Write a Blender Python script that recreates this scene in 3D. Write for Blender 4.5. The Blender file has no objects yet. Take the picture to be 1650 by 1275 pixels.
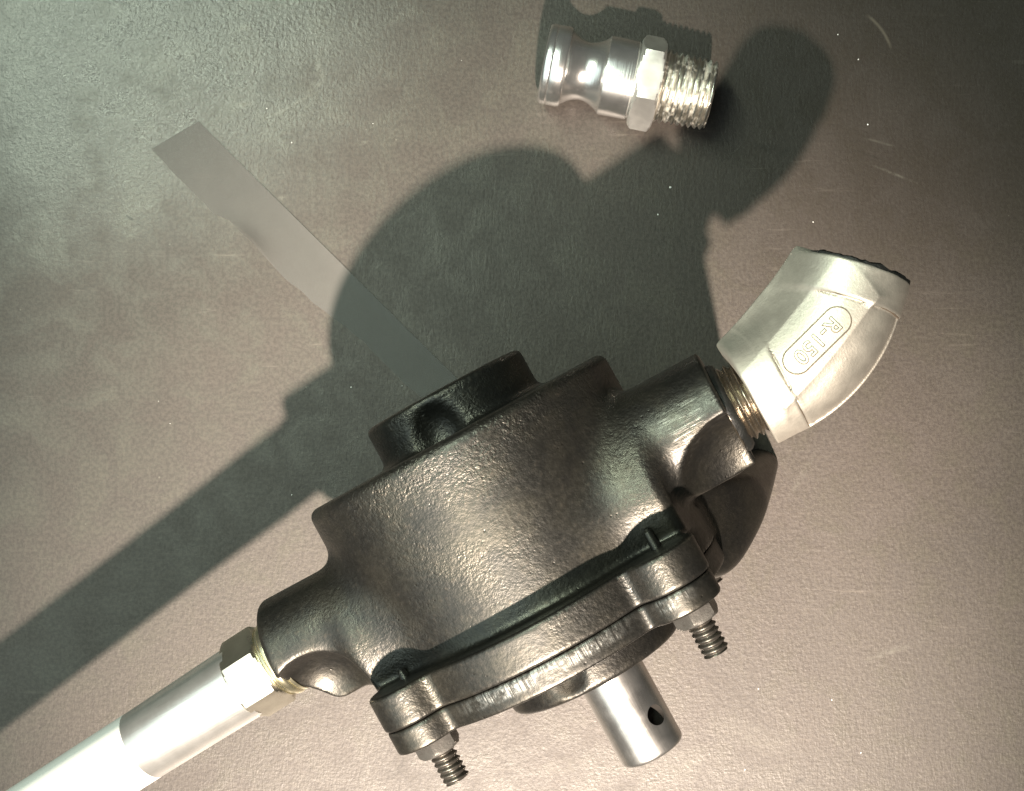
import bpy, bmesh, math, random
import numpy as np
from mathutils import Vector, Matrix, noise as mnoise
from mathutils.bvhtree import BVHTree

random.seed(7)
SC = bpy.context.scene
COL = SC.collection
K = 0.00025            # one modelling unit is a quarter of a millimetre
R = math.radians

# ------------------------------------------------------------------ camera
D = 2400               # camera height in modelling units
cam_d = bpy.data.cameras.new("camera")
cam = bpy.data.objects.new("camera", cam_d)
COL.objects.link(cam)
cam.location = (0, 0, D * K)
cam_d.sensor_width = 36
cam_d.lens = 36 * D / 1650.0
cam_d.clip_start = 0.01
cam_d.clip_end = 50
SC.camera = cam

# ------------------------------------------------------------------ light
SC.view_settings.view_transform = 'Standard'
SC.view_settings.look = 'None'
SC.view_settings.exposure = 0
SC.view_settings.gamma = 1
SC.cycles.use_denoising = True
w = bpy.data.worlds.new("World")
SC.world = w
w.use_nodes = True
w.node_tree.nodes["Background"].inputs[0].default_value = (0.9, 1.0, 0.95, 1)
w.node_tree.nodes["Background"].inputs[1].default_value = 0.05


def lamp(name, kind, loc, target, power, color, along=None, **kw):
    d = bpy.data.lights.new(name, kind)
    d.energy = power
    d.color = color
    for k, v in kw.items():
        setattr(d, k, v)
    o = bpy.data.objects.new(name, d)
    COL.objects.link(o)
    o.location = loc
    zz = (Vector(loc) - Vector(target)).normalized()
    yy = Vector((.48, -.877, 0)) if along is None else Vector(along)
    xx = yy.cross(zz).normalized()
    o.rotation_euler = Matrix((xx, zz.cross(xx), zz)).transposed().to_euler()
    return o


# warm work lamp in front of the bench, tube light up on the left, wide soft ceiling fitting overhead
lamp("work_lamp", 'SPOT', (0.06, -1.42, 2.06), (0.008, -0.120, 0.0), 1400, (1.0, 0.84, 0.705),
     spot_size=R(13.0), spot_blend=1.0, shadow_soft_size=0.042)
lamp("tube_light", 'AREA', (-0.66, 0.60, 1.62), (-0.1, 0.1, 0), 17.0, (0.86, 1.0, 0.76),
     shape='RECTANGLE', size=0.12, size_y=1.0)
lamp("ceiling_light", 'AREA', (-2.50, -0.90, 2.3), (-2.50, -0.90, 0), 95.0, (0.82, 1.0, 0.97), along=(0, 1, 0),
     shape='RECTANGLE', size=4.7, size_y=5.2)

# ------------------------------------------------------------------ frames
ANG, TAU = R(28.7), R(8.5)
U = Vector((math.cos(ANG) * math.cos(TAU), math.sin(ANG) * math.cos(TAU), math.sin(TAU)))
V = Vector((math.sin(ANG), -math.cos(ANG), 0))
W = -U.cross(V)
ORG = Vector((-88 * math.cos(ANG), -88 * math.sin(ANG), 356))
ROT = Matrix((U, -V, W)).transposed()      # local x = u, y = -v, z = w


def tag(o, label=None, cat=None, group=None, kind=None):
    if label: o["label"] = label
    if cat: o["category"] = cat
    if group: o["group"] = group
    if kind: o["kind"] = kind
    return o


def empty(name, loc):
    o = bpy.data.objects.new(name, None)
    o.empty_display_size = 0.02
    COL.objects.link(o)
    o.location = loc
    return o


def put(name, me, mat, parent=None, matrix=None):
    o = bpy.data.objects.new(name, me)
    COL.objects.link(o)
    if mat: me.materials.append(mat)
    if parent: o.parent = parent
    if matrix is not None: o.matrix_local = matrix
    return o


def finish(bm, name, sharp=35, recalc=True):
    if recalc: bmesh.ops.recalc_face_normals(bm, faces=bm.faces)
    for f in bm.faces: f.smooth = True
    lim = R(sharp)
    for e in bm.edges:
        if len(e.link_faces) == 2 and e.calc_face_angle(0) > lim: e.smooth = False
    me = bpy.data.meshes.new(name)
    bm.to_mesh(me)
    bm.free()
    return me


# ------------------------------------------------------------------ materials
class NT:
    def __init__(s, name):
        s.m = bpy.data.materials.new(name)
        s.m.use_nodes = True
        s.t = s.m.node_tree
        s.b = s.t.nodes["Principled BSDF"]
        s.out = s.t.nodes["Material Output"]
        tc = s.n('ShaderNodeTexCoord')
        mp = s.n('ShaderNodeMapping')
        mp.inputs['Scale'].default_value = (1 / K,) * 3
        s.l(tc.outputs['Object'], mp.inputs['Vector'])
        s.co = mp.outputs[0]

    def n(s, t, **kw):
        x = s.t.nodes.new(t)
        for k, v in kw.items(): setattr(x, k, v)
        return x

    def l(s, a, b): s.t.links.new(a, b)

    def set(s, i, v):
        if hasattr(i, 'is_linked'): pass
        if isinstance(v, (int, float, tuple)): i.default_value = v
        else: s.l(v, i)

    def map(s, scale=(1, 1, 1), rot=(0, 0, 0), loc=(0, 0, 0), kind='POINT'):
        m = s.n('ShaderNodeMapping', vector_type=kind)
        m.inputs['Scale'].default_value = scale
        m.inputs['Rotation'].default_value = rot
        m.inputs['Location'].default_value = loc
        s.l(s.co, m.inputs['Vector'])
        return m.outputs[0]

    def noise(s, size, detail=3, rough=0.55, co=None, dist=0.0):
        x = s.n('ShaderNodeTexNoise')
        x.inputs['Scale'].default_value = 1.0 / size
        x.inputs['Detail'].default_value = detail
        x.inputs['Roughness'].default_value = rough
        x.inputs['Distortion'].default_value = dist
        s.l(co or s.co, x.inputs['Vector'])
        return x.outputs['Fac']

    def voro(s, size, co=None, feature='F1'):
        x = s.n('ShaderNodeTexVoronoi', feature=feature)
        x.inputs['Scale'].default_value = 1.0 / size
        s.l(co or s.co, x.inputs['Vector'])
        return x.outputs['Distance']

    def ramp(s, f, a, b, ca=(0, 0, 0, 1), cb=(1, 1, 1, 1)):
        x = s.n('ShaderNodeMapRange')
        x.interpolation_type = 'SMOOTHSTEP'
        s.l(f, x.inputs['Value'])
        x.inputs['From Min'].default_value = a
        x.inputs['From Max'].default_value = b
        x.inputs['To Min'].default_value = 0
        x.inputs['To Max'].default_value = 1
        return x.outputs[0]

    def math(s, op, a, b=0.0):
        x = s.n('ShaderNodeMath', operation=op)
        s.set(x.inputs[0], a)
        s.set(x.inputs[1], b)
        return x.outputs[0]

    def mix(s, f, a, b, blend='MIX'):
        x = s.n('ShaderNodeMix', data_type='RGBA', blend_type=blend)
        s.set(x.inputs['Factor'], f)
        s.set(x.inputs['A'], a)
        s.set(x.inputs['B'], b)
        return x.outputs['Result']

    def mixf(s, f, a, b):
        x = s.n('ShaderNodeMix', data_type='FLOAT')
        s.set(x.inputs[0], f)
        s.set(x.inputs[2], a)
        s.set(x.inputs[3], b)
        return x.outputs[0]

    def bump(s, h, dist, strength=1.0, prev=None):
        x = s.n('ShaderNodeBump')
        x.inputs['Distance'].default_value = dist * K
        s.set(x.inputs['Strength'], strength)
        s.l(h, x.inputs['Height'])
        if prev is not None: s.l(prev, x.inputs['Normal'])
        return x.outputs[0]

    def xyz(s):
        x = s.n('ShaderNodeSeparateXYZ')
        s.l(s.co, x.inputs[0])
        return x.outputs

    def blob(s, cx, cy, rx, ry, deg, soft=1.0):
        """elliptical mark lying in the local xy plane, 1 in the middle, 0 at the rim"""
        o = s.map((rx, ry, 1e6), (0, 0, R(deg)), (cx, cy, 0), 'TEXTURE')
        g = s.n('ShaderNodeTexGradient', gradient_type='SPHERICAL')
        s.l(o, g.inputs[0])
        return s.ramp(g.outputs['Fac'], 0.0, soft)

    def done(s, color=None, rough=None, metal=None, normal=None, spec=None):
        if color is not None: s.set(s.b.inputs['Base Color'], color)
        if rough is not None: s.set(s.b.inputs['Roughness'], rough)
        if metal is not None: s.set(s.b.inputs['Metallic'], metal)
        if spec is not None: s.set(s.b.inputs['Specular IOR Level'], spec)
        if normal is not None: s.l(normal, s.b.inputs['Normal'])
        return s.m


def rgb(r, g, b): return (r, g, b, 1.0)


def mat_table():
    m = NT("bench_paint")
    big = m.noise(420, 4, 0.6)
    mid = m.noise(70, 5, 0.65, dist=0.6)
    fine = m.noise(9, 4, 0.65)
    fibre = m.noise(6, 4, 0.65, co=m.map((1, 0.30, 1), (0, 0, R(-14))), dist=0.8)
    c = m.mix(m.ramp(big, 0.3, 0.72), rgb(.0426, .0359, .0315), rgb(.0598, .0491, .0430))
    c = m.mix(m.math('MULTIPLY', m.ramp(mid, 0.42, 0.75), 0.8), c, rgb(.0780, .0719, .0590))
    c = m.mix(m.math('MULTIPLY', m.ramp(mid, 0.45, 0.25), 0.0), c, rgb(.0400, .0333, .0275))
    c = m.mix(0.30, c, m.mix(m.ramp(m.noise(6.0, 3, 0.7), 0.38, 0.62), rgb(.0333, .0285, .0240), rgb(.1030, .0914, .0749)))
    # light falling off to the upper right, painted in as a darker, browner patch
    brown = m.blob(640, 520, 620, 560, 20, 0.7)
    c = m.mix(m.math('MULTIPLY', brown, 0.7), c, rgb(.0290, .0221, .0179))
    # pale scuffs and dark scratches
    wob = m.ramp(m.noise(14, 4, 0.7), 0.35, 0.62)
    for (px, py, rx, ry, a, k) in (
            (395, 46, 17, 10, 30, .7), (516, 112, 9, 26, 12, .55), (508, 138, 26, 8, 35, .5), (395, 168, 26, 8, 12, .55),
            (470, 170, 70, 4, 28, .4), (586, 230, 12, 5, 15, .5), (452, 320, 9, 6, 0, .6), (1440, 1048, 70, 7, 20, .35),
            (1440, 280, 60, 3, -22, .35), (1420, 230, 40, 3, -15, .25), (1290, 770, 60, 8, 60, .2), (1100, 1230, 60, 30, 10, .25),
            (1220, 1190, 90, 30, -20, .2), (905, 1235, 60, 18, 10, .25), (280, 90, 70, 40, 40, .3), (1255, 640, 30, 14, 10, .2)):
        b = m.blob(px - 825, 637.5 - py, rx, ry, a, 0.8)
        c = m.mix(m.math('MULTIPLY', m.math('MULTIPLY', b, wob), k), c, rgb(.1465, .1421, .1183))
    for (px, py, rx, ry, a, k) in (
            (228, 196, 24, 2.5, 22, .7), (210, 352, 14, 3, -32, .8), (228, 360, 12, 2.5, -20, .7), (358, 120, 34, 70, 62, .22),
            (1232, 238, 26, 14, -10, .6), (1262, 246, 18, 10, 30, .6), (1060, 1160, 24, 10, 80, .3), (380, 1150, 120, 5, -30, .25),
            (330, 1010, 60, 4, -25, .25), (1288, 1258, 14, 10, 0, .5), (878, 178, 5, 2.5, -60, .9), (640, 1240, 26, 10, 40, .3),
            (1400, 250, 50, 2.5, -20, .4), (500, 1240, 10, 4, 20, .4), (1215, 690, 26, 4, 60, .25), (1210, 450, 6, 20, 20, .4)):
        b = m.blob(px - 825, 637.5 - py, rx, ry, a, 0.8)
        c = m.mix(m.math('MULTIPLY', m.math('MULTIPLY', b, wob), k), c, rgb(.0181, .0154, .0120))
    # curved bright rub mark at the top right
    d = m.n('ShaderNodeVectorMath', operation='DISTANCE')
    m.l(m.co, d.inputs[0])
    d.inputs[1].default_value = (1338 - 825, 637.5 - 108, 0)
    ring = m.math('SUBTRACT', 1.0, m.ramp(m.math('ABSOLUTE', m.math('SUBTRACT', d.outputs['Value'], 102.0)), 0.0, 4.0))
    ring = m.math('MULTIPLY', ring, m.blob(1425 - 825, 637.5 - 45, 40, 40, 0, 0.5))
    c = m.mix(m.math('MULTIPLY', ring, 0.6), c, rgb(.1397, .1215, .0959))
    smear = m.noise(9, 4, 0.7, co=m.map((0.05, 1, 1), (0, 0, R(33))), dist=0.5)
    c = m.mix(m.math('MULTIPLY', m.math('MULTIPLY', m.ramp(smear, 0.60, 0.74), m.ramp(big, 0.42, 0.62)), 0.30), c, rgb(.20, .175, .15))
    scr = m.noise(7, 3, 0.7, co=m.map((0.04, 1, 1), (0, 0, R(-55))), dist=0.3)
    c = m.mix(m.math('MULTIPLY', m.math('MULTIPLY', m.ramp(scr, 0.63, 0.72), m.ramp(mid, 0.50, 0.64)), 0.35), c, rgb(.045, .037, .032))
    # tiny pale flecks
    v = m.voro(55)
    fleck = m.math('MULTIPLY', m.math('LESS_THAN', v, 0.030), m.math('GREATER_THAN', m.noise(160, 2), 0.5))
    c = m.mix(m.math('MULTIPLY', fleck, 0.3), c, rgb(.2161, .2097, .1788))
    fib2 = m.noise(4, 3, 0.6, co=m.map((0.2, 1, 1), (0, 0, R(-12))))
    grain = m.noise(5.0, 2, 0.6)
    h = m.math('ADD', m.math('MULTIPLY', fine, 0.35), m.math('MULTIPLY', fibre, 0.85))
    h = m.math('ADD', h, m.math('MULTIPLY', fib2, 0.25))
    h = m.math('ADD', h, m.math('MULTIPLY', mid, 0.9))
    h = m.math('ADD', h, m.math('MULTIPLY', grain, 0.6))
    nb = m.bump(h, 3.0, 0.17)
    ro = m.mixf(m.ramp(mid, 0.3, 0.7), 0.52, 0.36)
    # rubbed, shinier skin toward the far left corner
    shine = m.math('MULTIPLY', m.blob(-560, 560, 560, 420, 25, 0.75), m.ramp(m.noise(90, 4, 0.65), 0.15, 0.55))
    ro = m.mixf(shine, ro, 0.27)
    sp = m.mixf(shine, 0.45, 0.95)
    nb = m.bump(m.math('ADD', m.noise(6, 3, 0.7), fine), 2.4, m.math('MULTIPLY', shine, 0.4), nb)
    return m.done(c, ro, 0.0, nb, sp)


def mat_iron(name="cast_iron", base=(.068, .067, .0625), grind=False, coarse=1.0):
    m = NT(name)
    n1 = m.noise(55, 4, 0.6)
    n2 = m.noise(7.0, 3, 0.62)
    n3 = m.noise(3.6, 2, 0.6)
    v1 = m.voro(11, co=m.map((1, 1, 1), (0.3, 0.2, 0.1)))
    pits = m.math('MULTIPLY', m.math('SUBTRACT', 1.0, m.ramp(v1, 0.06, 0.20)), m.ramp(m.noise(24, 2), 0.54, 0.66))
    c = m.mix(m.ramp(n1, 0.35, 0.7), rgb(*base), rgb(base[0] * 1.45, base[1] * 1.40, base[2] * 1.28))
    c = m.mix(m.math('MULTIPLY', m.ramp(n2, 0.58, 0.8), 0.35), c, rgb(.16, .13, .10))
    x, y, z = m.xyz()
    # rougher casting skin along the back rim and in patches
    patch = m.ramp(m.noise(120, 4, 0.7), 0.40, 0.75)
    rim = m.math('MULTIPLY', m.ramp(y, -120, -20), m.ramp(m.noise(50, 4, 0.75), 0.36, 0.62))
    amt = m.math('ADD', m.math('MULTIPLY', patch, 0.45), m.math('MULTIPLY', rim, 0.75 if name == "cast_iron" else 0.0))
    h = m.math('ADD', m.math('MULTIPLY', n2, 0.9), m.math('MULTIPLY', n3, 0.6))
    nb = m.bump(h, 4.0, m.math('ADD', m.math('MULTIPLY', amt, 0.62 * coarse), 0.11 * coarse))
    nb = m.bump(m.math('SUBTRACT', 1.0, pits), 1.2, 0.35, nb)
    c = m.mix(m.math('MULTIPLY', pits, 0.6), c, rgb(.03, .027, .025))
    ro = m.mixf(m.ramp(n2, 0.3, 0.7), 0.36, 0.45)
    if grind:
        # filed edge of the cover, strongest at the top of the rim
        g = m.noise(3.0, 3, 0.65, co=m.map((1, 0.035, 0.3), (0, 0, R(-6))))
        gm = m.math('MULTIPLY', m.ramp(m.noise(70, 3, 0.6), 0.40, 0.54), m.ramp(z, 225, 262))
        gm = m.math('MULTIPLY', gm, m.ramp(y, -320, -312))
        gm = m.math('MULTIPLY', gm, m.ramp(m.noise(17, 4, 0.7), 0.36, 0.58))
        c = m.mix(m.math('MULTIPLY', m.math('MULTIPLY', gm, m.ramp(g, 0.30, 0.62)), 0.8), c, rgb(.42, .43, .41))
        nb = m.bump(g, 2.5, m.math('MULTIPLY', gm, 0.6), nb)
    else:
        # file marks on the end of the outlet boss
        g = m.noise(3.0, 3, 0.65, co=m.map((0.06, 1, 0.4), (0, 0, R(-10))))
        gm = m.math('MULTIPLY', m.ramp(x, 238, 280), m.ramp(z, 118, 138))
        gm = m.math('MULTIPLY', gm, m.ramp(y, -95, -125))
        gm = m.math('MULTIPLY', gm, m.ramp(m.noise(30, 3, 0.6), 0.36, 0.54))
        c = m.mix(m.math('MULTIPLY', m.math('MULTIPLY', gm, m.ramp(g, 0.48, 0.68)), 0.55), c, rgb(.42, .41, .385))
        nb = m.bump(g, 2.0, m.math('MULTIPLY', gm, 0.5), nb)
    return m.done(c, ro, 0.92, nb, 0.5)


def mat_metal(name, col, rough, metal=1.0, bump=0.0, size=6, streak=None, stain=None, spread=0.03):
    m = NT(name)
    n1 = m.noise(30, 4, 0.6)
    n2 = m.noise(size, 4, 0.7)
    c = m.mix(m.ramp(n1, 0.3, 0.75), rgb(*[x * 0.86 for x in col]), rgb(*col))
    if stain: c = m.mix(m.math('MULTIPLY', m.ramp(n2, 0.55, 0.75), 0.6), c, rgb(*stain))
    ro = m.mixf(m.ramp(n1, 0.3, 0.7), max(rough - spread, .03), rough + spread)
    nb = None
    if streak:
        g = m.noise(2.2, 3, 0.6, co=m.map(streak))
        c = m.mix(m.math('MULTIPLY', m.ramp(g, 0.55, 0.8), 0.35), c, rgb(*[x * 0.55 for x in col]))
        nb = m.bump(g, 1.0, 0.25)
    if bump: nb = m.bump(n2, 2.0, bump, nb)
    return m.done(c, ro, metal, nb)


M_TABLE = mat_table()
M_IRON = mat_iron()
M_COVER = mat_iron("cast_iron_cover", grind=True, coarse=0.85)
M_STEEL = mat_metal("turned_steel", (.66, .65, .63), 0.30, 0.97, streak=(0.25, 0.02, 0.25))
M_BOLT = mat_metal("oiled_bolt_steel", (.135, .125, .11), 0.36, 0.85, 0.3, stain=(.05, .042, .035))
M_NUT = mat_metal("nut_steel", (.27, .26, .24), 0.34, 0.85, 0.25, stain=(.12, .10, .085))
M_ELBOW = mat_metal("blasted_stainless", (.72, .68, .60), 0.49, 0.80, 0.22, 4)
M_POLISH = mat_metal("polished_stainless", (.95, .94, .92), 0.25, 0.94, 0.0, 9, streak=(0.8, 0.012, 0.012), spread=0.01)
def mat_tape():
    m = NT("taped_thread")
    x, y, z = m.xyz()
    n = m.noise(7, 4, 0.65)
    band = m.noise(12, 3, 0.6, co=m.map((1, 0.25, 0.25)))
    tape = m.ramp(m.math('ADD', m.math('MULTIPLY', n, 0.5), m.math('MULTIPLY', band, 0.6)), 0.56, 0.66)
    c = m.mix(tape, rgb(.70, .68, .62), rgb(.76, .745, .69))
    c = m.mix(m.math('MULTIPLY', m.ramp(m.noise(5, 4, 0.7), 0.55, 0.75), 0.12), c, rgb(.20, .18, .13))
    return m.done(c, m.mixf(tape, 0.30, 0.45), m.mixf(tape, 1.0, 0.6), m.bump(n, 2.0, 0.25))


M_TAPE = mat_tape()
M_NIPPLE = mat_metal("nipple_steel", (.33, .29, .235), 0.27, 0.95, 0.25, 5, stain=(.14, .09, .06))
M_ZINC = mat_metal("bright_zinc", (.93, .93, .90), 0.29, 0.88, 0.0, 8, streak=(0.012, 0.30, 0.30), spread=0.008)
M_HEXC = mat_metal("milled_hexagon", (.92, .90, .86), 0.46, 0.9, 0.08, 6)
M_HEXA = mat_metal("zinc_hexagon", (.80, .77, .66), 0.30, 1.0, 0.05, 8)
M_BRASSY = mat_metal("yellow_zinc", (.74, .70, .50), 0.25, 0.95, 0.10, 6)
M_SEAL = mat_metal("pipe_sealant", (.010, .011, .0105), 0.5, 0.0, 0.6, 6)
M_SHADE_SEAM = mat_metal("edge_shade_and_seam", (.17, .13, .095), 0.6, 0.2)  # edge shade of the lettering put into colour; also the dark seam lines
M_BORE = mat_metal("dark_bore", (.02, .018, .016), 0.6, 0.0)
M_LINE = mat_metal("mould_line", (.80, .77, .68), 0.42, 0.6)


def mat_white():
    m = NT("added_end_and_crumb_white")  # one white for the added pipe end and the crumbs
    return m.done(rgb(.82, .82, .80), 0.35, 0.0, m.bump(m.noise(12, 3), 1, 0.05), 0.5)


def mat_film():
    m = NT("frosted_film")
    n = m.noise(60, 3, 0.6)
    c = m.mix(m.ramp(n, 0.3, 0.7), rgb(.1440, .1424, .1344), rgb(.1560, .1544, .1448))
    mat = m.done(c, 0.5, 0.0, m.bump(n, 2, 0.04), 0.4)
    tr = m.n('ShaderNodeBsdfTransparent')
    mx = m.n('ShaderNodeMixShader')
    mx.inputs[0].default_value = 0.42
    m.l(tr.outputs[0], mx.inputs[1])
    m.l(m.b.outputs[0], mx.inputs[2])
    m.l(mx.outputs[0], m.out.inputs['Surface'])
    return mat


M_WHITE, M_FILM = mat_white(), mat_film()


# ------------------------------------------------------------------ implicit solids
def nets(F, lo, h):
    """surface-net mesh of F < 0 on a regular grid (coordinates u, v, w)"""
    s = F < 0
    nx, ny, nz = F.shape
    cnt = np.zeros((nx - 1, ny - 1, nz - 1), np.int8)
    offs = [(a, b, c) for a in (0, 1) for b in (0, 1) for c in (0, 1)]
    for a, b, c in offs:
        cnt += s[a:nx - 1 + a, b:ny - 1 + b, c:nz - 1 + c]
    idx = np.argwhere((cnt > 0) & (cnt < 8))
    ids = np.full(cnt.shape, -1, np.int32)
    ids[idx[:, 0], idx[:, 1], idx[:, 2]] = np.arange(len(idx))
    val = {o: F[idx[:, 0] + o[0], idx[:, 1] + o[1], idx[:, 2] + o[2]] for o in offs}
    acc = np.zeros((len(idx), 3))
    n = np.zeros(len(idx))
    for o in offs:
        for ax in range(3):
            if o[ax]: continue
            p = list(o); p[ax] = 1; p = tuple(p)
            f0, f1 = val[o], val[p]
            m = (f0 < 0) != (f1 < 0)
            t = np.where(m, f0 / np.where(m, f0 - f1, 1), 0)
            for k in range(3):
                acc[:, k] += np.where(m, o[k] + (t if k == ax else 0), 0)
            n += m
    verts = (idx + acc / n[:, None]) * h + np.array(lo)
    quads = []
    for ax in range(3):
        sl0 = [slice(None)] * 3; sl1 = [slice(None)] * 3
        sl0[ax] = slice(0, -1); sl1[ax] = slice(1, None)
        e = np.argwhere(s[tuple(sl0)] != s[tuple(sl1)])
        b, c = [k for k in range(3) if k != ax]
        e = e[(e[:, b] > 0) & (e[:, c] > 0)]
        inside = s[e[:, 0], e[:, 1], e[:, 2]]
        q = []
        for db, dc in ((0, 0), (1, 0), (1, 1), (0, 1)):
            g = e.copy(); g[:, b] -= db; g[:, c] -= dc
            q.append(ids[g[:, 0], g[:, 1], g[:, 2]])
        q = np.stack(q, 1)
        flip = inside if ax != 1 else ~inside
        q[flip] = q[flip][:, ::-1]
        quads.append(q)
    return verts, np.concatenate(quads)


def solid(name, fn, lo, hi, h):
    ax = [np.arange(lo[k], hi[k] + h, h, dtype=np.float32) for k in range(3)]
    u, v, wv = ax[0][:, None, None], ax[1][None, :, None], ax[2][None, None, :]
    F = fn(u, v, wv)
    for k in range(3):
        e = [slice(None)] * 3
        e[k] = [0, -1]
        F[tuple(e)] = np.maximum(F[tuple(e)], 1.0)
    verts, quads = nets(F, lo, h)
    verts = verts * np.array([1, -1, 1]) * K
    me = bpy.data.meshes.new(name)
    me.from_pydata(verts.tolist(), [], quads.tolist())
    # make sure the shell points outward
    me.polygons.foreach_set('use_smooth', [True] * len(me.polygons))
    vol = np.einsum('ij,ij->i', verts[quads[:, 0]], np.cross(verts[quads[:, 1]] - verts[quads[:, 0]], verts[quads[:, 2]] - verts[quads[:, 0]])).sum()
    if vol < 0: me.flip_normals()
    me.update()
    return me


def smin(a, b, k):
    h = np.clip(0.5 + 0.5 * (b - a) / k, 0, 1)
    return b + (a - b) * h - k * h * (1 - h)


def smax(a, b, k): return -smin(-a, -b, k)


def rcap(rad, ax, half, r):
    """rounded cylinder from radial distance field and axial offset"""
    dx, dy = rad + r, np.abs(ax) - half + r
    return np.minimum(np.maximum(dx, dy), 0) + np.sqrt(np.maximum(dx, 0) ** 2 + np.maximum(dy, 0) ** 2) - r


def cyl_v(u, v, w_, cu, cw, rad, v0, v1, r): return rcap(np.sqrt((u - cu) ** 2 + (w_ - cw) ** 2) - rad, v - (v0 + v1) / 2, (v1 - v0) / 2, r)


def cyl_u(u, v, w_, cv, cw, rad, u0, u1, r): return rcap(np.sqrt((v - cv) ** 2 + (w_ - cw) ** 2) - rad, u - (u0 + u1) / 2, (u1 - u0) / 2, r)


def cyl_w(u, v, w_, cu, cv, rad, w0, w1, r): return rcap(np.sqrt((u - cu) ** 2 + (v - cv) ** 2) - rad, w_ - (w0 + w1) / 2, (w1 - w0) / 2, r)


def ball(u, v, w_, c, rad): return np.sqrt((u - c[0]) ** 2 + (v - c[1]) ** 2 + (w_ - c[2]) ** 2) - rad


EARS = ((-181, 190), (183, 203), (-181, -190), (183, -203))


def f_flange(u, v, w_, v0, v1, rc, re, r, k):
    d = (np.sqrt((u / (rc - 16)) ** 2 + (w_ / (rc + 20)) ** 2) - 1) * rc
    for (cu, cw) in EARS:
        d = smin(d, np.sqrt((u - cu) ** 2 + (w_ - cw) ** 2) - re, k)
    return rcap(d, v - (v0 + v1) / 2, (v1 - v0) / 2, r)


PW = 75      # the ports sit above the drum's own centre


def f_body(u, v, w_):
    d = cyl_v(u, v, w_, -4, 0, 229, 7, 275, 14)
    d = smin(d, cyl_v(u, v, w_, 8, 0, 119, -53, 40, 9), 14)
    # scooped notch in the rear hub
    d = smax(d, -(np.sqrt((u + 2) ** 2 + (w_ - 132) ** 2 + ((v + 2) * 0.85) ** 2) - 37), 14)
    lb = cyl_u(u, v, w_, 165, PW, 83, -341, 0, 10)
    lb = smax(lb, (-341 + (v - 196) * 0.75 - u) * 0.8 + 0 * w_, 10)
    rb = cyl_u(u, v, w_, 148, PW, 82, 0, 338, 4)
    lobe = np.sqrt((u - 226) ** 2 + (v - 278 - (-w_) * 0.06) ** 2) - (70 - w_ * 0.15)
    lobe = smax(lobe, .45 * u + .89 * v - 433 + 0 * w_, 16)
    lobe = smax(lobe, w_ + 10 + 1.5 * (u - 235) + 0.25 * (v - 262), 30)
    lobe = smax(lobe, 228 + 0.42 * (u - 250) - v + 0 * w_, 22)
    lobe = smax(lobe, -(w_ + 359.5 + 0.1495 * u), 4)
    rb = smin(rb, lobe, 30)
    # solid rib carrying the outlet boss
    qx, qy, qz = np.maximum(np.abs(u - 236) - 68, 0), np.maximum(np.abs(v - 176) - 32, 0), np.maximum(np.abs(w_ + 120) - 165, 0)
    rib = np.sqrt(qx ** 2 + qy ** 2 + qz ** 2) - 24
    rb = smin(rb, rib, 14)
    ports = np.minimum(lb, rb)
    d = smin(d, ports, 27)
    # wall running from the ports down to the flange
    for (c0, s0, s1, cw, rr) in ((206, -236, -60, 82, 88), (200, 60, 226, 92, 92)):
        sh = cyl_u(u, v, w_, c0, cw, rr, s0, s1, 16)
        d = smin(d, smax(sh, v - 255 + 0 * u + 0 * w_, 4), 30)
    # ball-milled reliefs beside the ports
    d = smax(d, -ball(u, v, w_, (-300, 238, 160), 72), 4)
    d = smax(d, -ball(u, v, w_, (331, 243, 164), 98), 4)
    # foot block under the drum
    ft = np.maximum(np.maximum(np.abs(u + 40) - 110, np.abs(v - 130) - 80), np.maximum(w_ + 150, -(w_ + 359.5 + 0.1495 * u)))
    d = smin(d, ft, 24)
    fl = f_flange(u, v, w_, 250, 297.4, 256, 49, 4, 17)
    d = smin(d, fl, 11)
    return d


def f_cover(u, v, w_):
    d = f_flange(u, v, w_, 297.8, 330, 254, 47.5, 4, 16)
    d = smin(d, cyl_v(u, v, w_, 12, 0, 128, 300, 384, 9), 7)
    d = smax(d, -ball(u, v, w_, (-10, 352, 150), 34), 8)
    return d


PUMP = empty("pump", (ORG.x * K, ORG.y * K, 0))
tag(PUMP, "black cast iron pump lying on the bench with steel pipe and bright elbow screwed in", "pump")
LOCAL = Matrix.Translation((0, 0, ORG.z * K)) @ ROT.to_4x4()


def part(name, me, mat, parent=None):
    if parent is None: return put(name, me, mat, PUMP, LOCAL)
    return put(name, me, mat, parent, Matrix.Identity(4))


body = part("pump_body", solid("pump_body", f_body, (-352, -62, -420), (376, 450, 285), 3.0), M_IRON)
cover = part("end_cover", solid("end_cover", f_cover, (-252, 292, -284), (242, 392, 284), 2.4), M_COVER)


# ------------------------------------------------------------------ turned parts
def frame_uvw(origin, axis, side):
    a = Vector(axis).normalized()
    s = (Vector(side) - a * Vector(side).dot(a)).normalized()
    return Vector(origin), a, s, a.cross(s)


def lathe(bm, fr, prof, seg=96, closed=False):
    """prof: (along, radius) list; end points with radius 0 close the shape"""
    o, a, s, t = fr
    rings = []
    for (x, r) in prof:
        if r <= 1e-6:
            rings.append([bm.verts.new(o + a * x)])
        else:
            rings.append([bm.verts.new(o + a * x + (s * math.cos(q) + t * math.sin(q)) * r) for q in (2 * math.pi * i / seg for i in range(seg))])
    pairs = list(zip(rings, rings[1:])) + ([(rings[-1], rings[0])] if closed else [])
    for A, B in pairs:
        for i in range(seg):
            j = (i + 1) % seg
            q = [A[i], A[j], B[j], B[i]] if len(A) > 1 and len(B) > 1 else ([A[0], B[j], B[i]] if len(A) == 1 else [A[i], A[j], B[0]])
            bm.faces.new(q)
    return bm


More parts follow.
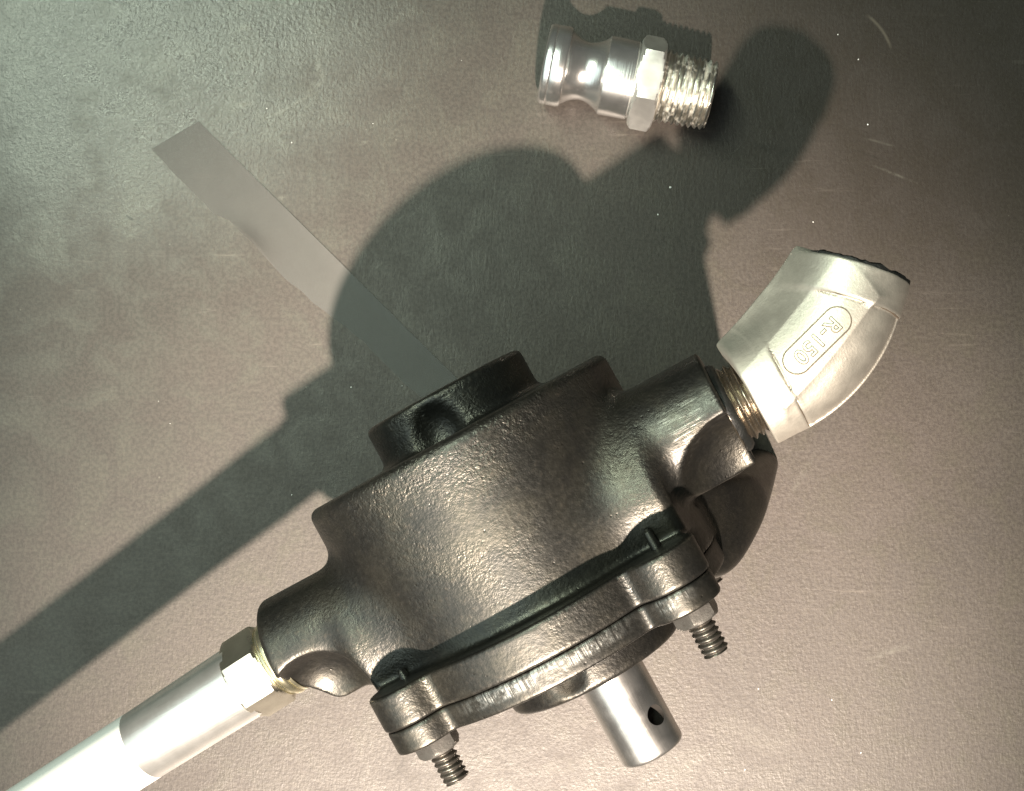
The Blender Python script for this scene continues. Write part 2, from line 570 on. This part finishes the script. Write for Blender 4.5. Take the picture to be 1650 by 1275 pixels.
def hexa(bm, fr, x0, x1, rc, cham, turn=0.0, bore=0.0):
    """hexagonal nut with chamfered corners"""
    o, a, s, t = fr
    ap = rc * math.cos(R(30))
    seg = 48
    rings = []
    xs = [(x0, ap * 0.97)] + [(x0 + cham * k / 3, None) for k in range(0, 4)] + [(x1 - cham * k / 3, None) for k in range(3, -1, -1)] + [(x1, ap * 0.97)]
    for (x, rr) in xs:
        ring = []
        for i in range(seg):
            q = 2 * math.pi * i / seg
            hexr = ap / math.cos(((q + R(30)) % R(60)) - R(30)) if True else rc
            e = min(x - x0, x1 - x)
            lim = ap * 0.985 + (rc - ap) * min(1.0, (e / cham)) * 1.25 + 0.02 * ap
            r = min(hexr, lim) if rr is None else rr
            d = s * math.cos(q + turn) + t * math.sin(q + turn)
            ring.append(bm.verts.new(o + a * x + d * r))
        rings.append(ring)
    for A, B in zip(rings, rings[1:]):
        for i in range(seg):
            j = (i + 1) % seg
            bm.faces.new([A[i], A[j], B[j], B[i]])
    bm.faces.new(rings[0]); bm.faces.new(rings[-1])
    return bm


def thread(bm, fr, x0, x1, r0, r1, pitch, depth, seg=48, sub=6, wob=0.0, tip=3.0):
    """screw thread as one helical skin, both ends capped"""
    o, a, s, t = fr
    n = int((x1 - x0) / pitch * sub)
    rings = []
    for k in range(n + 1):
        x = x0 + (x1 - x0) * k / n
        ring = []
        for i in range(seg):
            q = 2 * math.pi * i / seg
            ph = (x / pitch - i / seg) % 1.0
            tri = 1 - abs(2 * ph - 1)
            tri = min(max((tri - 0.12) / 0.72, 0), 1)
            f = (x - x0) / (x1 - x0)
            r = r0 + (r1 - r0) * f - depth * (1 - tri)
            if wob: r += wob * mnoise.noise(Vector((x * .16, math.cos(q) * 2.2, math.sin(q) * 2.2 + r0)))
            r = min(r, r1 - depth * 0.4 + (x1 - x) * 0.9) if x1 - x < tip else r
            ring.append(bm.verts.new(o + a * x + (s * math.cos(q) + t * math.sin(q)) * r))
        rings.append(ring)
    for A, B in zip(rings, rings[1:]):
        for i in range(seg):
            j = (i + 1) % seg
            bm.faces.new([A[i], A[j], B[j], B[i]])
    return rings


def uvw(bm):
    """modelling coordinates (u, v, w) to object coordinates in metres"""
    for v in bm.verts: v.co = Vector((v.co.x * K, -v.co.y * K, v.co.z * K))
    return bm


def chamfer_prof(x0, x1, r, c): return [(x0, 0), (x0, r - c), (x0 + c, r), (x1 - c, r), (x1, r - c), (x1, 0)]


# shaft with its cross hole
def shaft_mesh():
    bm = lathe(bmesh.new(), frame_uvw((24, 0, 0), (0, 1, 0), (0, 0, 1)),
               [(320, 0), (320, 46.5), (381, 46.5), (515, 46.5), (518.5, 45.5), (521, 43), (522, 40), (522, 0)], 128)
    me = finish(uvw(bm), "shaft", 30)
    c = bmesh.new()
    lathe(c, frame_uvw((24, 470, 0), (0.72, 0, 0.69), (0, 1, 0)), [(-70, 0), (-70, 14), (70, 14), (70, 0)], 48)
    cm = finish(uvw(c), "cutter", 30)
    a, b = bpy.data.objects.new("shaft_blank", me), bpy.data.objects.new("drill", cm)
    COL.objects.link(a); COL.objects.link(b)
    md = a.modifiers.new("hole", 'BOOLEAN')
    md.object, md.operation, md.solver = b, 'DIFFERENCE', 'EXACT'
    dg = bpy.context.evaluated_depsgraph_get()
    res = bpy.data.meshes.new_from_object(a.evaluated_get(dg))
    bpy.data.objects.remove(a); bpy.data.objects.remove(b)
    r = bmesh.new(); r.from_mesh(res)
    ax0, axd = Vector((24, 0, 0)), Vector((0.72, 0, 0.69)).normalized()
    for f in r.faces:
        p = f.calc_center_median() / K
        p = Vector((p.x, -p.y, p.z)) - Vector((24, 470, 0))
        if (p - axd * p.dot(axd)).length < 14.2 and abs(f.normal.y) + abs(f.normal.dot(Vector((-0.69, 0, 0.72)))) > 0.75 and Vector((p.x, 0, p.z)).length < 46.2: f.material_index = 1
    return finish(r, "shaft", 30)


shaft = part("shaft", shaft_mesh(), M_STEEL)
shaft.data.materials.append(M_BORE)


# studs and nuts on the cover; the two lower ones are copies
def bolt_mesh(e, length, r):
    bm = bmesh.new()
    fr = frame_uvw((e[0], 0, e[1]), (0, 1, 0), (0, 0, 1))
    rings = thread(bm, fr, 338, length, r, r, 7.6, 3.2, 40, 8)
    bm.faces.new(rings[0]); bm.faces.new(rings[-1])
    return finish(uvw(bm), "bolt", 50)


def nut_mesh(e, turn):
    bm = hexa(bmesh.new(), frame_uvw((e[0], 0, e[1]), (0, 1, 0), (0, 0, 1)), 330.6, 353, 30, 6, R(turn))
    return finish(uvw(bm), "nut", 25)


for i, (e, ln, tn) in enumerate(((EARS[0], 396, 28), (EARS[1], 398, 20), (EARS[2], 392, 10), (EARS[3], 392, 0))):
    b = part("bolt", bolt_mesh((e[0] - 3 if e[0] < 0 else e[0] + 4, e[1] - 14), ln, 17.5), M_BOLT)
    part("nut", nut_mesh((e[0] - 3 if e[0] < 0 else e[0] + 4, e[1] - 14), tn), M_NUT, b)
    q0 = 224 if i == 1 else 238
    # stud end standing proud behind the ear
    bm = lathe(bmesh.new(), frame_uvw((e[0], 0, e[1] - (17 if e[1] > 0 else 0)), (0, 1, 0), (0, 0, 1)), [(q0, 0), (q0, 3), (q0 + 3, 5.5), (252, 7), (252, 0)], 32)
    part("stud_end", finish(uvw(bm), "stud_end"), M_IRON, b)

# ------------------------------------------------------------------ elbow
EC, ED = (482.0, 147.0), (math.sqrt(.5), -math.sqrt(.5))
RB, BT = 164.0, 68.0


def f_elbow(u, v, w_, bore=True):
    # first leg along +u, second leg turned by 45 degrees
    du, dv = u - EC[0], v - EC[1]
    a2, c2 = du * ED[0] + dv * ED[1], du * -ED[1] + dv * ED[0]
    w_ = w_ - PW
    r1 = np.sqrt(dv ** 2 + w_ ** 2)
    r2 = np.sqrt(c2 ** 2 + w_ ** 2)
    cu, cv = EC[0] - BT, EC[1] - RB
    rr = np.sqrt((u - cu) ** 2 + (v - cv) ** 2)
    tor = np.sqrt((rr - RB) ** 2 + w_ ** 2)
    in1 = du + BT
    in2 = a2 - BT
    bend = np.maximum(np.maximum(tor - 69, -in1 - 6), in2 - 6)
    band1 = rcap(r1 - 71, du + 86.5 + 0 * v, 22.5, 3)
    band2 = rcap(r2 - 74, a2 - 90.5, 22.5, 3)
    d = smin(bend, band1, 5)
    d = smin(d, band2, 5)
    # flat web in the crook between the two bands
    cr = -(du * math.sin(R(22.5)) + dv * math.cos(R(22.5)))
    web = np.maximum(np.maximum(cr - 113, -cr), (np.abs(w_) - 52 + np.maximum(cr - 60, 0) * 0.62) * 0.85)
    web = np.maximum(web, np.abs(du * math.cos(R(22.5)) - dv * math.sin(R(22.5))) - 80)
    d = smin(d, web, 24)
    # seam where the bands meet the bend
    d = smax(d, -(np.sqrt((r1 - 69.5) ** 2 + (du + 62) ** 2) - 1.4), 1)
    d = smax(d, -(np.sqrt((r2 - 70.5) ** 2 + (a2 - 66) ** 2) - 1.4), 1)
    # mould line round the outside of the bend
    ridge = np.maximum(np.maximum(np.abs(w_ + 0 * u) - 2.6, tor - 71.8), np.maximum(np.maximum(-in1 - 2, in2 - 2), RB - rr))
    d = np.minimum(d, ridge)
    # groove where the bend meets the bands
    if bore:
        d = smax(d, -np.maximum(r1 - 50, du + 60), 2)
        d = smax(d, -np.maximum(r2 - 55, -a2 + 60), 2)
        d = smax(d, -(np.maximum(np.maximum(tor - 48, -in1 - 12), in2 - 12)), 2)
    return d


ELB = Matrix.Translation((0, -147 * K, PW * K)) @ Matrix.Rotation(R(-11), 4, 'X') @ Matrix.Translation((0, 147 * K, -PW * K))
elbow = part("elbow", solid("elbow", f_elbow, (364, -8, -6), (630, 228, 156), 1.5), M_ELBOW)

# black sealant left round the outer mouth
bm = bmesh.new()
fr = frame_uvw((EC[0] + ED[0] * 112.5, EC[1] + ED[1] * 112.5, PW), (ED[0], ED[1], 0), (0, 0, 1))
o_, a_, s_, t_ = fr
rings = []
for i in range(120):
    q = 2 * math.pi * i / 120
    d_ = s_ * math.cos(q) + t_ * math.sin(q)
    n_ = mnoise.noise(Vector((math.cos(q) * 3, math.sin(q) * 3, 1))) * 3.0 + mnoise.noise(Vector((math.cos(q) * 11, math.sin(q) * 11, 5))) * 2.0
    rings.append([bm.verts.new(o_ + a_ * x + d_ * (r + 0.4 * n_)) for (x, r) in ((-4, 54), (-1, 73), (2.5 + n_, 72.5), (5.5 + n_, 64), (5 + n_, 56))])
for A, B in zip(rings, rings[1:] + rings[:1]):
    for k in range(5):
        bm.faces.new([A[k], A[(k + 1) % 5], B[(k + 1) % 5], B[k]])
part("sealant_ring", finish(uvw(bm), "sealant_ring", 60), M_SEAL, elbow)

for (cu_, cv_, au_, av_, rr_) in ((EC[0] - 64, EC[1], 1, 0, 70.6), (EC[0] + ED[0] * 68, EC[1] + ED[1] * 68, ED[0], ED[1], 72.2)):
    bm = lathe(bmesh.new(), frame_uvw((cu_, cv_, PW), (au_, av_, 0), (0, 0, 1)), [(-.9, rr_ - 3), (-.8, rr_ - .3), (0, rr_ + .2), (.8, rr_ - .3), (.9, rr_ - 3)], 120, True)
    for v in bm.verts: v.co += Vector(mnoise.noise_vector(v.co * 0.07)) * 0.9
    part("seam", finish(uvw(bm), "seam", 60), M_SHADE_SEAM, elbow)

# raised lettering: projected on the elbow from above
ebm = bmesh.new(); ebm.from_mesh(elbow.data)
BV = BVHTree.FromBMesh(ebm)
ebm.free()


def drape(pts2, base):
    """height of the elbow skin (w) above a (u, v) point"""
    out = []
    for (u_, v_) in pts2:
        hit = BV.ray_cast(Vector((u_ * K, -v_ * K, 0.08)), Vector((0, 0, -1)))
        out.append((hit[0].z / K if hit[0] else 60) + base)
    return out


def raised(name, polys_me, place, height, mat):
    """mesh in the flat text plane -> raised on the skin"""
    bm = bmesh.new(); bm.from_mesh(polys_me)
    bmesh.ops.subdivide_edges(bm, edges=[e for e in bm.edges if e.calc_length() > 0.15], cuts=2, use_grid_fill=False)
    top = list(bm.verts)
    uv = [place(v.co.x, v.co.y) for v in top]
    zs = drape(uv, height)
    for v, (a, b), z in zip(top, uv, zs): v.co = (a, b, z)
    r = bmesh.ops.extrude_face_region(bm, geom=bm.faces[:])
    for v in [g for g in r['geom'] if isinstance(g, bmesh.types.BMVert)]: v.co.z -= height + 2.5
    return finish(uvw(bm), name, 40)


TC, TX, TY = Vector((476, 134)), Vector((-.957, .29)), Vector((.29, .957))


def place(x, y):
    p = TC + TX * x + TY * y
    return p.x, p.y


fc = bpy.data.curves.new("size_mark", 'FONT')
fc.body = "R-150"
fc.size = 27.5
fc.space_character = 1.05
fc.align_x, fc.align_y = 'CENTER', 'CENTER'
fo = bpy.data.objects.new("size_mark_text", fc)
COL.objects.link(fo)
tm = bpy.data.meshes.new_from_object(fo.evaluated_get(bpy.context.evaluated_depsgraph_get()))
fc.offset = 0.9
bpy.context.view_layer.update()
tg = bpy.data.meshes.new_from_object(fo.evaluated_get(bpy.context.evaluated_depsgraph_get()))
bpy.data.objects.remove(fo)
part("lettering_shade", raised("lettering_shade", tg, place, 0.5, None), M_SHADE_SEAM, elbow)  # wider dark letters paint the shade round the raised edges
part("lettering", raised("lettering", tm, place, 2.2, None), M_ELBOW, elbow)
# rounded outline round the lettering, its edge shade given by a dark colour
bm = bmesh.new()
pts = []
for i in range(25):
    q = R(90 + 180 * i / 24); pts.append((-34 + 17.5 * math.cos(q), 17.5 * math.sin(q)))
for i in range(25):
    q = R(-90 + 180 * i / 24); pts.append((34 + 17.5 * math.cos(q), 17.5 * math.sin(q)))
dense = []
for (p, q) in zip(pts, pts[1:] + pts[:1]):
    n = max(1, int(math.hypot(q[0] - p[0], q[1] - p[1]) / 5))
    dense += [(p[0] + (q[0] - p[0]) * k / n, p[1] + (q[1] - p[1]) * k / n) for k in range(n)]
m_ = len(dense)
cross = []
for i, (x, y) in enumerate(dense):
    nx, ny = dense[(i + 1) % m_][1] - dense[i - 1][1], -(dense[(i + 1) % m_][0] - dense[i - 1][0])
    l_ = math.hypot(nx, ny) or 1
    row = []
    for (o2, hh) in ((-1.0, -2), (-0.6, 1.1), (0.6, 1.1), (1.0, -2)):
        uu, vv = place(x + nx / l_ * o2, y + ny / l_ * o2)
        row.append(bm.verts.new((uu, vv, drape([(uu, vv)], hh)[0])))
    cross.append(row)
for A, B in zip(cross, cross[1:] + cross[:1]):
    for k in range(4): bm.faces.new([A[k], A[(k + 1) % 4], B[(k + 1) % 4], B[k]])
part("lettering_outline", finish(uvw(bm), "lettering_outline", 50), M_SHADE_SEAM, elbow)

elbow.matrix_local = LOCAL @ ELB

# threaded nipple between body and elbow
bm = bmesh.new()
rg = thread(bm, frame_uvw((0, 148, PW), (1, 0, 0), (0, 0, 1)), 334, 388, 53, 51, 9.5, 5.5, 72, 8, 0.8, 0)
bm.faces.new(rg[0]); bm.faces.new(rg[-1])
nipple = part("nipple", finish(uvw(bm), "nipple", 50), M_NIPPLE)
bm = lathe(bmesh.new(), frame_uvw((0, 148, PW), (1, 0, 0), (0, 0, 1)), [(337, 46), (337, 62), (343, 61), (347, 57), (348.5, 46)], 96, True)
for v in bm.verts: v.co += Vector(mnoise.noise_vector(v.co * 0.09)) * 1.6
part("sealant_ring", finish(uvw(bm), "sealant_ring", 60), M_SEAL, nipple)

# ------------------------------------------------------------------ inlet pipe with its hexagon
PA = Vector((-1.0, 0.075, 0.02)).normalized()
PO = Vector((-338, 160, PW))
fp = frame_uvw(PO, PA, (0, 0, 1))
pipe = part("pipe", finish(uvw(lathe(bmesh.new(), fp, [(70, 0), (70, 46), (71, 52.5), (245, 50), (248, 49), (248, 0)], 128)), "pipe", 30), M_ZINC)
part("added_white_end", finish(uvw(lathe(bmesh.new(), fp, [(246, 0), (246, 49.4), (247, 50.1), (620, 49), (620, 0)], 96)), "added_white_end", 30), M_WHITE, pipe)  # added white length for the washed-out end; the metal pipe really runs on
part("hex_fitting", finish(uvw(hexa(bmesh.new(), fp, 22, 78, 59.5, 7, R(0))), "hex_fitting", 22), M_HEXA, pipe)
part("collar", finish(uvw(lathe(bmesh.new(), fp, [(-1, 0), (-1, 55), (3, 55), (5, 52), (7, 54.5), (10, 55.5), (14, 55), (17, 51), (22, 50), (22, 0)], 96)), "collar", 40), M_BRASSY, pipe)

# ------------------------------------------------------------------ loose coupling, top of the picture
CA = R(11.2)
cx, cy, cz = 50.6, 521.2, 65.2
COUP = empty("hose_coupling", ((cx + 125 * math.cos(CA)) * K, (cy - 125 * math.sin(CA)) * K, 0))
tag(COUP, "polished steel hose coupling with hex collar and taped thread lying loose on the bench", "coupling")
CM = Matrix.Translation((-125 * math.cos(CA) * K, 125 * math.sin(CA) * K, cz * K)) @ Matrix.Rotation(-CA, 4, 'Z')
fcp = frame_uvw((0, 0, 0), (1, 0, 0), (0, 0, 1))


def cpart(name, me, mat, parent=None):
    return put(name, me, mat, parent or COUP, CM if parent is None else Matrix.Identity(4))


prof = [(12, 40), (0, 41), (-1, 44), (0, 59), (2, 61.5), (5, 62.6), (11, 62.8), (13, 61.6), (15, 62.6), (31, 62.4), (34.5, 61), (36, 58)]
for k in range(0, 13):
    q = k / 12
    prof.append((37 + q * 57, 58 - 12.5 * math.sin(math.pi * q) ** 0.9 - (1 - q) * 1.0))
prof += [(96, 61), (99, 61.6), (140, 61.2), (142, 59), (150, 58), (150, 30), (12, 30)]
cbm = lathe(bmesh.new(), fcp, prof, 144, True)
cbody = cpart("coupling_body", finish(uvw(cbm), "coupling_body", 32), M_POLISH)
cpart("hex_collar", finish(uvw(hexa(bmesh.new(), fcp, 145, 183, 75, 7, R(0))), "hex_collar", 22), M_HEXC, cbody)
bm = bmesh.new()
rg = thread(bm, fcp, 178, 266, 57, 54.0, 9.2, 5.4, 96, 8, 1.4, 5)
o_, a_, s_, t_ = fcp
inner = [[bm.verts.new(o_ + a_ * x + (s_ * math.cos(q) + t_ * math.sin(q)) * r) for q in (2 * math.pi * i / 96 for i in range(96))] for (x, r) in ((266, 43), (190, 42))]
for A, B in ((rg[-1], inner[0]), (inner[0], inner[1])):
    for i in range(96): bm.faces.new([A[i], A[(i + 1) % 96], B[(i + 1) % 96], B[i]])
bm.faces.new(inner[1]); bm.faces.new(rg[0])
cpart("thread", finish(uvw(bm), "thread", 50), M_TAPE)

# ------------------------------------------------------------------ bench top, film strip, crumbs
bm = bmesh.new()
n = 24
S = 4200
g = [[bm.verts.new(((-S + 2 * S * i / n) * K, (-S + 2 * S * j / n) * K, 0)) for j in range(n + 1)] for i in range(n + 1)]
for i in range(n):
    for j in range(n): bm.faces.new([g[i][j], g[i + 1][j], g[i + 1][j + 1], g[i][j + 1]])
bot = bmesh.ops.extrude_face_region(bm, geom=bm.faces[:])
for v in [x for x in bot['geom'] if isinstance(x, bmesh.types.BMVert)]: v.co.z -= 0.03
bench = put("bench_top", finish(bm, "bench_top"), M_TABLE)
tag(bench, "worn grey brown bench top under the pump and the coupling", kind="structure")


def px(x, y, z=0.0):
    s = 1 - z / D
    return Vector(((x - 825) * s, (637.5 - y) * s, z))


# strip: right edge straight, left edge wavy and lifted a little in the middle
bm = bmesh.new()
right = [(320, 195), (420, 296), (520, 395), (620, 494), (722, 596), (790, 662)]
left = [(244, 240), (300, 300), (344, 343), (366, 354), (404, 388), (446, 436), (500, 484), (548, 520), (590, 556), (640, 606), (690, 652), (740, 690)]


def along(line, t):
    seg = [math.dist(a, b) for a, b in zip(line, line[1:])]
    d = t * sum(seg)
    for (a, b), s in zip(zip(line, line[1:]), seg):
        if d <= s: return a[0] + (b[0] - a[0]) * d / s, a[1] + (b[1] - a[1]) * d / s
        d -= s
    return line[-1]


rows = []
for i in range(61):
    t = i / 60
    a, b = along(left, t), along(right, t)
    jag = 2.2 * mnoise.noise(Vector((t * 21, 3, 1))) + 1.2 * mnoise.noise(Vector((t * 60, 9, 1)))
    a = (a[0] + jag, a[1] - jag)
    row = []
    for k in range(9):
        f = k / 8
        x, y = a[0] + (b[0] - a[0]) * f, a[1] + (b[1] - a[1]) * f
        lift = 9.0 * math.exp(-((t - .33) / .06) ** 2) * (1 - f) ** 5.0 + 1.5 * (f > .99) + .5
        row.append(bm.verts.new(px(x, y, lift + 1.0)))
    rows.append(row)
top = []
for A, B in zip(rows, rows[1:]):
    for k in range(8): top.append(bm.faces.new([A[k], A[k + 1], B[k + 1], B[k]]))
ex = bmesh.ops.extrude_face_region(bm, geom=top)
for v in [x for x in ex['geom'] if isinstance(x, bmesh.types.BMVert)]: v.co.z -= 1.0
for v in bm.verts: v.co *= K
strip = put("film_strip", finish(bm, "film_strip"), M_FILM)
tag(strip, "pale translucent strip of film lying flat on the bench and running under the pump", "strip")

bm = bmesh.new()
for (x, y, r) in [(1080, 302, 2.6), (1350, 56, 1.8), (1398, 201, 2.0), (1060, 346, 2.2), (1310, 358, 1.3), (1383, 96, 1.5), (566, 624, 1.6), (648, 622, 1.2),
                  (470, 230, 1.6), (430, 175, 1.4), (1222, 1110, 1.6), (1387, 1213, 1.5), (1340, 1128, 1.4), (1200, 1240, 1.6), (990, 1190, 1.5)] + \
        [(random.uniform(180, 1480), random.uniform(10, 1265), random.uniform(.7, 1.3)) for _ in range(6)]:
    r *= .7
    mtx = Matrix.Translation(px(x, y) + Vector((0, 0, r * .5))) @ Matrix.Rotation(random.random() * 6, 4, 'Z') @ Matrix.Diagonal((r * random.uniform(.8, 1.7), r, r * .7, 1))
    bmesh.ops.create_icosphere(bm, subdivisions=1, radius=1, matrix=mtx)
for v in bm.verts: v.co *= K
crumbs = put("crumbs", finish(bm, "crumbs"), M_WHITE)
tag(crumbs, "tiny pale crumbs scattered over the bench top", kind="stuff")
